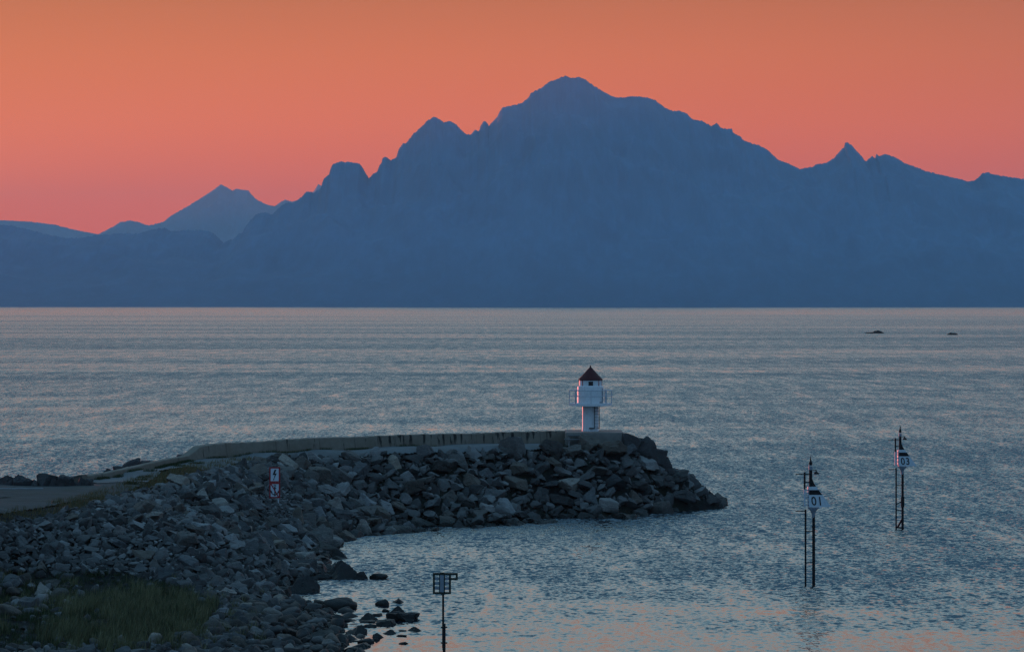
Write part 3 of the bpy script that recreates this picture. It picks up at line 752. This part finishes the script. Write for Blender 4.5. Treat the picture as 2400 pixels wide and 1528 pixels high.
# ------------------------------------------------------------------ grass
def grass_mat(name, cols):
    g = G(name); rnd = g.n('ShaderNodeNewGeometry').outputs['Random Per Island']
    n = g.noise(g.pos(), .9, 4, .6)
    c = g.ramp(g.math('ADD', g.math('MULTIPLY', rnd, .5), g.math('MULTIPLY', g.rng(n, .3, .7), .5)), [(i / (len(cols) - 1), c) for i, c in enumerate(cols)])
    g.b.inputs['Transmission Weight'].default_value = 0
    return g.set(c, .6, .3)
GR_TALL = grass_mat('tall_grass', [(.012, .015, .006), (.065, .066, .026), (.15, .14, .06), (.28, .23, .12)])
GR_DRY = grass_mat('dry_grass', [(.09, .06, .02), (.17, .11, .045), (.08, .075, .025), (.2, .14, .07)])
GR_WEED = grass_mat('weeds', [(.012, .02, .006), (.03, .045, .012), (.05, .06, .02)])
def grass(name, spots, mat, label):
    """spots: arrays X, Y, Z, height, width."""
    X, Y, Z, h, w = [np.asarray(q, float) for q in spots]; n = len(X)
    a = RNG.uniform(0, 6.28, n); lean = RNG.uniform(.05, .45, n) * h; la = RNG.normal(.3, 1.2, n)
    dx, dy = np.cos(a) * w / 2, np.sin(a) * w / 2
    rows = []
    for t, k in ((0, 1.), (.4, .85), (.75, .5)):
        cx = X + np.cos(la) * lean * t * t; cy = Y + np.sin(la) * lean * t * t; cz = Z - .05 + h * t * (1 - .12 * t)
        rows += [np.stack([cx - dx * k, cy - dy * k, cz], -1), np.stack([cx + dx * k, cy + dy * k, cz], -1)]
    rows.append(np.stack([X + np.cos(la) * lean, Y + np.sin(la) * lean, Z + h * .88], -1))
    V = np.stack(rows, 1).reshape(-1, 3); i = np.arange(n) * 7
    q = np.concatenate([np.stack([i, i + 1, i + 3, i + 2], -1), np.stack([i + 2, i + 3, i + 5, i + 4], -1)]); t = np.stack([i + 4, i + 5, i + 6], -1)
    tag(link(name, np_mesh(name, V, tris=t, quads=q, mat=mat)), label, None, None, 'stuff')
def clumps(zone, x0, x1, y0, y1, nc, per, spread, hl, hh, w, dens=None):
    cx = RNG.uniform(x0, x1, nc); cy = RNG.uniform(y0, y1, nc); cz = TZ(cx, cy); u, v = pix(cx, cy, cz)
    ju = np.array([60 * mnoise.noise(Vector((a_ * .9, b_ * .35, 4))) + 35 * mnoise.noise(Vector((a_ * 3, b_ * 1.2, 6))) for a_, b_ in zip(cx, cy)]) if zone is not DRY else 0
    m = inpoly(u + ju, v + ju * .4, zone)
    if dens is not None: m &= np.array([dens(a_, b_) for a_, b_ in zip(u, v)])
    cx, cy = cx[m], cy[m]; s = RNG.uniform(.6, 1.15, len(cx))
    X = np.repeat(cx, per) + RNG.normal(0, spread, len(cx) * per); Y = np.repeat(cy, per) + RNG.normal(0, spread, len(cx) * per)
    return X, Y, TZ(X, Y), RNG.uniform(hl, hh, len(X)) * np.repeat(s, per), RNG.uniform(.6, 1.4, len(X)) * w
DRY = [(-20, 1236), (-20, 1203), (100, 1184), (200, 1163), (330, 1122), (400, 1102), (470, 1088), (545, 1078), (600, 1076), (600, 1090), (545, 1100), (470, 1116), (400, 1136), (340, 1156), (200, 1196), (100, 1216)]
TALL = [(150, 1420), (230, 1400), (330, 1385), (430, 1395), (505, 1425), (500, 1475), (420, 1512), (300, 1535), (150, 1530), (90, 1480)]
tuft = lambda f, t: (lambda u, v: mnoise.noise(Vector((u * f, v * f * 2.2, 3))) + .5 * mnoise.noise(Vector((u * f * 3, v * f * 6, 8))) > t)
grass('tall_grass', clumps(TALL, -27, -12, 118, 153, 3000, 26, .13, .3, 1.0, .026, tuft(.012, -.28)), GR_TALL, 'tall olive grass on the shore below the rock slope')
grass('sparse_grass', clumps([(-40, 1345), (430, 1375), (640, 1400), (660, 1450), (600, 1500), (480, 1528), (-40, 1528)], -33, -11, 118, 154, 2200, 22, .12, .2, .75, .026, tuft(.03, .18)), GR_TALL, 'scattered olive tufts straggling between the shore stones')
grass('short_grass', clumps(GRASS, -33, -13, 118, 156, 5600, 16, .18, .1, .4, .024, tuft(.014, -.1)), GR_WEED, 'short dark green grass among the shore stones')
grass('dry_grass', clumps(DRY, -31, -15, 150, 206, 6500, 18, .2, .12, .45, .024, lambda u, v: random.random() < (.9 if 330 < u < 520 else .55)), GR_DRY, 'dry yellow grass along the crest between path and rocks')
# weeds at the wall foot and in the joints of the path
wx, wy = [], []
for line, d, n_ in ((WALLTOP[3:], .06, 420), (LOWWALL, .12, 520)):
    for k in range(n_):
        i = random.randrange(len(line) - 1); u_ = random.random()
        q = Vector(line[i]).lerp(Vector(line[i + 1]), u_)
        if mnoise.noise(Vector((q.x * .8, q.y * .8, 1))) < -.15: continue
        wx.append(q.x + random.uniform(.02, .35)); wy.append(q.y - random.uniform(.02, .3))
for (jx, jy, jw) in [(338, 1117, 34), (328, 1123, 30), (308, 1130, 30), (352, 1110, 30), (460, 1095, 30), (420, 1098, 24)]:
    for k in range(26):
        X, Y, Z = P(jx + random.uniform(-jw / 2, jw / 2), jy + random.uniform(-.6, .6), 4.75); wx.append(X); wy.append(Y)
wx = np.array(wx); wy = np.array(wy); X = np.repeat(wx, 14) + RNG.normal(0, .09, len(wx) * 14); Y = np.repeat(wy, 14) + RNG.normal(0, .09, len(wx) * 14)
grass('weeds', (X, Y, TZ(X, Y) + .05, RNG.uniform(.06, .26, len(X)), RNG.uniform(.015, .03, len(X))), GR_WEED, 'dark weeds along the wall foot and in the path joints')

# ------------------------------------------------------------------ sea
g = G('sea_water'); p = g.pos()
flat = g.vmath('MULTIPLY', p, (1, 1, 0))
def sl(vec, scale, detail, rough):
    c = g.noise(vec, scale, detail, rough, True); return g.vmath('SUBTRACT', c, (.5, .5, .5))
w1 = sl(g.vmath('MULTIPLY', flat, (.9, .6, 1)), 2.1, 3, .62)
w2 = sl(g.vmath('MULTIPLY', flat, (.6, .8, 1)), .3, 4, .6)
w3 = sl(g.vmath('MULTIPLY', flat, (.35, 1.0, 1)), .02, 4, .6)
sepp = g.n('ShaderNodeSeparateXYZ'); g.l(p, sepp.inputs[0]); Yd = sepp.outputs[1]
# patches: calm slicks and ruffled lanes, drawn out across the fjord
big = g.noise(g.vmath('MULTIPLY', flat, (.0011, .006, 1)), 1.0, 5, .6)
mid = g.noise(g.vmath('MULTIPLY', flat, (.012, .045, 1)), 1.0, 4, .6)
calm_shore = g.rng(g.math('ADD', Yd, g.math('MULTIPLY', g.math('SUBTRACT', mid, .5), 60.)), 170., 136., 0., .85)
grain = g.math('ADD', g.math('MULTIPLY', g.noise(g.vmath('MULTIPLY', flat, (.25, .035, 1)), 1.0, 7, .74), .6), g.math('MULTIPLY', g.noise(g.vmath('MULTIPLY', flat, (1.3, .2, 1)), 1.0, 4, .7), .4))
ruf = g.math('ADD', g.math('MULTIPLY', g.rng(big, .44, .6), .45), g.math('MULTIPLY', g.rng(mid, .35, .65), .34))
ruf = g.math('SUBTRACT', g.math('ADD', ruf, .38), calm_shore)
ruf = g.math('MULTIPLY', g.math('MAXIMUM', ruf, .15), g.rng(grain, .39, .61, .38, 1.7))
ruf = g.math('MULTIPLY', ruf, g.rng(Yd, 1200., 5000., 1., .46))
def scl(v, k):
    o = g.n('ShaderNodeVectorMath', operation='SCALE'); g.l(v, o.inputs[0]); g.val(k, o.inputs['Scale']); return o.outputs[0]
s = g.vmath('ADD', g.vmath('ADD', scl(w1, 4.2), scl(w2, .9)), scl(w3, .6))
s = scl(s, ruf)
ss = g.n('ShaderNodeSeparateXYZ'); g.l(s, ss.inputs[0])
cb = g.n('ShaderNodeCombineXYZ'); g.l(ss.outputs[0], cb.inputs[0]); g.l(g.math('SUBTRACT', g.math('SUBTRACT', g.math('MULTIPLY', ruf, -.085), .006), g.math('ABSOLUTE', ss.outputs[1])), cb.inputs[1]); cb.inputs[2].default_value = 1
g.l(g.vmath('NORMALIZE', cb.outputs[0]), g.b.inputs['Normal'])
g.b.inputs['IOR'].default_value = 2.4
SEAM = g.set((.006, .016, .024), .06, .5)
me = np_mesh('sea', [(-11800, -2600, 0), (11800, -2600, 0), (11800, 34500, 0), (-11800, 34500, 0)], quads=[(0, 1, 2, 3)], mat=SEAM)
tag(link('sea', me), 'rippled blue grey sea with pale pink calm streaks', None, None, 'structure')

# ------------------------------------------------------------------ mountains
NEAR = [(-900, 470), (-600, 500), (-300, 505), (-100, 512), (0, 527), (30, 530), (60, 536), (100, 548), (140, 556), (170, 559), (210, 554), (280, 547), (320, 548), (345, 541), (385, 533), (392, 538), (402, 542), (440, 540), (470, 539), (492, 543), (505, 551), (524, 570),
        (535, 563), (548, 560), (560, 547), (572, 545), (575, 531), (586, 516), (600, 503), (622, 498), (638, 503), (645, 495), (660, 481), (672, 475.6), (691, 474), (710, 459), (717, 450.6), (729, 449), (734, 451.7), (753, 440), (755, 431), (759, 419.5), (771, 409), (774, 397), (781, 385.6), (800, 379), (812, 380.6), (824, 381), (843, 382.7), (852, 396), (859, 409), (864, 418), (871, 410.7), (884, 402.4), (890, 387), (894, 384), (896, 372), (903, 366.5), (916, 376), (925, 371), (930, 366.5), (934, 350), (944, 337), (953, 334), (965, 318), (980, 304.6), (992, 293), (1003, 282.5), (1018, 274), (1027, 278), (1040, 288), (1047, 286), (1058, 285), (1068, 291), (1081, 304.6), (1093, 315.5), (1102, 316.4), (1114, 304.6), (1122, 307.6), (1127, 293), (1136, 284.6), (1144, 291), (1146, 296), (1155, 285.5), (1164, 276.7), (1172, 262), (1178, 251.6), (1200, 248), (1218, 244), (1235, 234), (1244, 220.7), (1256, 212), (1270, 206.5), (1285, 194), (1300, 188), (1320, 180), (1326, 179), (1338, 184), (1351, 183), (1354, 180), (1371, 186), (1388, 198.6), (1406, 211), (1441, 228.6), (1465, 230), (1474, 226), (1506, 227), (1536, 235.4), (1559, 253), (1577, 261), (1596, 260), (1612, 268), (1624, 281), (1645, 284), (1667, 296), (1680, 288.4), (1689, 298.7), (1705, 304.6), (1715, 301.7), (1718, 310.5), (1730, 318), (1736, 320), (1742, 329), (1756, 334), (1778, 341), (1802, 353.7), (1825, 376.6), (1847, 383.5), (1874, 395.8), (1901, 392), (1916, 385.7), (1940, 381), (1956, 368.8), (1974, 349), (1978, 348), (1980, 336), (1987, 334), (1998, 342.7), (2011, 358), (2029, 378), (2044, 365.6), (2051, 371), (2054, 361.5), (2061, 366), (2073, 361.5), (2092, 366), (2127, 385), (2177, 403), (2221, 414), (2252, 421), (2271, 426), (2285, 423), (2293, 416.5), (2303, 405.5), (2312, 405), (2347, 412.7), (2400, 419.6), (2500, 430), (2700, 400), (3000, 430), (3400, 480)]
FAR = [(-900, 520), (-500, 505), (-200, 500), (-60, 510), (0, 516), (72, 520), (129, 527), (163, 536), (205, 545), (231, 549), (266, 531), (281, 521), (304, 517), (326, 521), (347, 529), (368, 524), (383, 520), (402, 505), (429, 490), (463, 469.5), (490, 452), (508, 440), (517, 432), (531, 439), (545, 447.5), (554, 442), (569, 446), (581, 446), (588, 454), (598, 465), (622, 479), (645, 484), (655, 474.5), (668, 469), (687, 472.6), (715, 462), (736, 448), (746, 431.6), (752, 435), (775, 445), (850, 470), (1000, 500), (1300, 520)]

def mountain_mat(name, c0, c1, haze_dim):
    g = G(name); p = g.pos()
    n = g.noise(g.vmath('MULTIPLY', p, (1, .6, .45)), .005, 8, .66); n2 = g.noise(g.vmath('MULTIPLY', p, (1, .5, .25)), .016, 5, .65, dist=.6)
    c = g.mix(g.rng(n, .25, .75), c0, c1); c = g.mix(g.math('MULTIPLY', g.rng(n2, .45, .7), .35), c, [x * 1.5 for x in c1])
    if haze_dim:                                                # thinner haze painted in: lower slopes darkened in the colour
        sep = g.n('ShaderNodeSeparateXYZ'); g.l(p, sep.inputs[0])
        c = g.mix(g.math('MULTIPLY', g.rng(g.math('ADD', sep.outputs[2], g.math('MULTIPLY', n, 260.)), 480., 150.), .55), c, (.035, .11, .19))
    return g.set(c, .95, .1)
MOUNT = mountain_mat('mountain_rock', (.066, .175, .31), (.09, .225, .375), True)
FARMOUNT = mountain_mat('far_mountain_hazed', (.12, .24, .42), (.15, .28, .46), False)  # lighter than the near range: extra distance haze put into the colour
def mountain(name, prof, dr, df, db, x0, x1, step, mat, label, seed, jit):
    xs = np.arange(x0, x1, step); prof = np.array(prof)
    ys = np.interp(xs, prof[:, 0], prof[:, 1])
    hh = (YH - ys) / F * dr + H
    fine = np.array([.7 * mnoise.noise(Vector((x * .5, seed, 0))) + .9 * mnoise.noise(Vector((x * .21, seed, 2))) + .6 * mnoise.noise(Vector((x * .08, seed, 5))) for x in xs])
    hh = hh + jit * fine * dr / F
    NT = 46
    rows = []
    nx = len(xs)
    kw = int(70 / step); ker = np.hanning(2 * kw + 1); ker /= ker.sum(); soft = np.convolve(np.pad(hh, kw, mode='edge'), ker, 'valid')
    for j in range(NT + 8):
        t = j / NT
        if t <= 1: D = df + (dr - df) * t; base = t ** 1.15
        else: D = dr + (db - dr) * (j - NT) / 8; base = 1 - ((j - NT) / 8) * 1.02
        X = (xs - 1200) / F * dr
        nz = np.array([mnoise.ridged_multi_fractal(Vector((x * .0013 + D * .0009 + seed, D * .0011 - x * .0004, seed)), 1.0, 2.1, 6, 1.0, 2.0) for x in X]) if t < 1 else np.zeros(nx)
        k = base * (1 + .26 * (nz - 1.0) * min(1, 3.2 * (1 - t)) * min(1, 6 * t)) if t < 1 else base * np.ones(nx)
        q = min(1, max(0, (1 - t) * 2.2)); z = (hh * (1 - q) + soft * q) * np.clip(k, 0, None)
        if t < 1: z = np.minimum(z, (hh - H) * D / dr + H - 3 * (1 - t))           # the ridge stays the skyline
        if j == 0: z = z * 0 - 2.5
        rows.append(np.stack([X, np.full(nx, D), z], -1))
    V = np.concatenate(rows)
    i = (np.arange(NT + 7)[:, None] * nx + np.arange(nx - 1)[None]).ravel()
    me = np_mesh(name, V, quads=np.stack([i, i + 1, i + nx + 1, i + nx], -1), mat=mat, smooth=True)
    tag(link(name, me), label, None, None, 'structure')
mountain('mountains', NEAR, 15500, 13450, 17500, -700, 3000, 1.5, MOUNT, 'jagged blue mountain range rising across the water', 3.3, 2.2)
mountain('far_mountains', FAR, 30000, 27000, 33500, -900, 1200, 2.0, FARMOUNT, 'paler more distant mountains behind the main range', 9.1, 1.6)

# ------------------------------------------------------------------ air
hz = bpy.data.materials.new('haze_air'); hz.use_nodes = True; t = hz.node_tree; t.nodes.clear()
ov = t.nodes.new('ShaderNodeOutputMaterial'); pv = t.nodes.new('ShaderNodeVolumePrincipled')
pv.inputs['Density'].default_value = 3.1e-5; pv.inputs['Color'].default_value = (.7, .88, .88, 1)
t.links.new(pv.outputs[0], ov.inputs['Volume'])
b = MB(); b.box(-12000, 12000, -2800, 35000, -4.2, 1380); ho = b.build('haze', hz); tag(ho, 'thin blue evening haze over the water', None, None, 'stuff')

# ------------------------------------------------------------------ sky and sun
SUN_EL, SUN_AZ = .6, -22.0                       # azimuth from +Y, negative to the west of the view
w = bpy.data.worlds.new('World'); SC.world = w; w.use_nodes = True; t = w.node_tree
bg = t.nodes['Background']
class WG(G):
    def __init__(s, tree): s.t = tree
g = WG(t)
d = g.n('ShaderNodeTexCoord').outputs['Generated']
sep = g.n('ShaderNodeSeparateXYZ'); g.l(d, sep.inputs[0])
el = g.math('MULTIPLY', g.math('ARCSINE', sep.outputs[2]), 180 / math.pi)
f01 = g.math('POWER', g.rng(el, 0., 90.), .5)             # 0 at the horizon, 1 overhead
def E(deg): return math.sqrt(max(deg, 0) / 90)
west = g.ramp(f01, [(0, (1.3, .04, .02)), (E(2), (1.16, .075, .018)), (E(3.6), (.98, .115, .014)), (E(5), (.78, .118, .006)), (E(6.2), (.58, .1, .002)), (E(7.4), (.6, .22, .12)), (E(9.3), (.58, .36, .29)), (E(12.5), (.53, .56, .55)), (E(18), (.42, .64, .74)), (E(26), (.26, .52, .68)), (E(40), (.07, .21, .36)), (E(65), (.09, .26, .46)), (1, (.14, .36, .62))])
east = g.ramp(f01, [(0, (.06, .16, .32)), (E(6), (.09, .2, .38)), (E(14), (.12, .27, .5)), (E(30), (.14, .34, .6)), (1, (.14, .36, .62))])
az = g.n('ShaderNodeVectorMath', operation='DOT_PRODUCT'); g.l(g.vmath('NORMALIZE', g.vmath('MULTIPLY', d, (1, 1, 0))), az.inputs[0]); az.inputs[1].default_value = (math.sin(R(-8)), math.cos(R(-8)), 0)
az2 = g.n('ShaderNodeVectorMath', operation='DOT_PRODUCT'); g.l(g.vmath('NORMALIZE', g.vmath('MULTIPLY', d, (1, 1, 0))), az2.inputs[0]); az2.inputs[1].default_value = (math.sin(R(.5)), math.cos(R(.5)), 0)
glow = g.rng(az2.outputs['Value'], 0.979, 1., .93, 1.02)
west = g.mix(1., west, glow, 'MULTIPLY')
col = g.mix(g.rng(az.outputs['Value'], 0., .97), east, west)
sk = g.n('ShaderNodeTexSky'); sk.sky_type = 'NISHITA'; sk.sun_disc = False; sk.sun_elevation = R(SUN_EL); sk.sun_rotation = R(SUN_AZ)
sky = g.mix(1., sk.outputs[0], (.03, .03, .03), 'MULTIPLY')
g.l(g.mix(1., col, sky, 'ADD'), bg.inputs['Color']); bg.inputs['Strength'].default_value = 1.0

sd = bpy.data.lights.new('sun', 'SUN'); so = bpy.data.objects.new('sun', sd); COL.objects.link(so)
sd.energy = 4.0; sd.angle = R(.5); sd.color = (1, .24, .2)
dirv = Vector((math.sin(R(SUN_AZ)) * math.cos(R(SUN_EL)), math.cos(R(SUN_AZ)) * math.cos(R(SUN_EL)), math.sin(R(SUN_EL))))
so.rotation_euler = dirv.to_track_quat('Z', 'Y').to_euler()

vs = SC.view_settings; vs.view_transform = 'Standard'; vs.look = 'None'; vs.gamma = 1; vs.use_curve_mapping = False; vs.exposure = 0
SC.cycles.use_denoising = True; SC.cycles.denoiser = 'OPENIMAGEDENOISE'; SC.cycles.denoising_input_passes = 'RGB_ALBEDO_NORMAL'; SC.cycles.denoising_prefilter = 'NONE'
SC.cycles.volume_bounces = 0
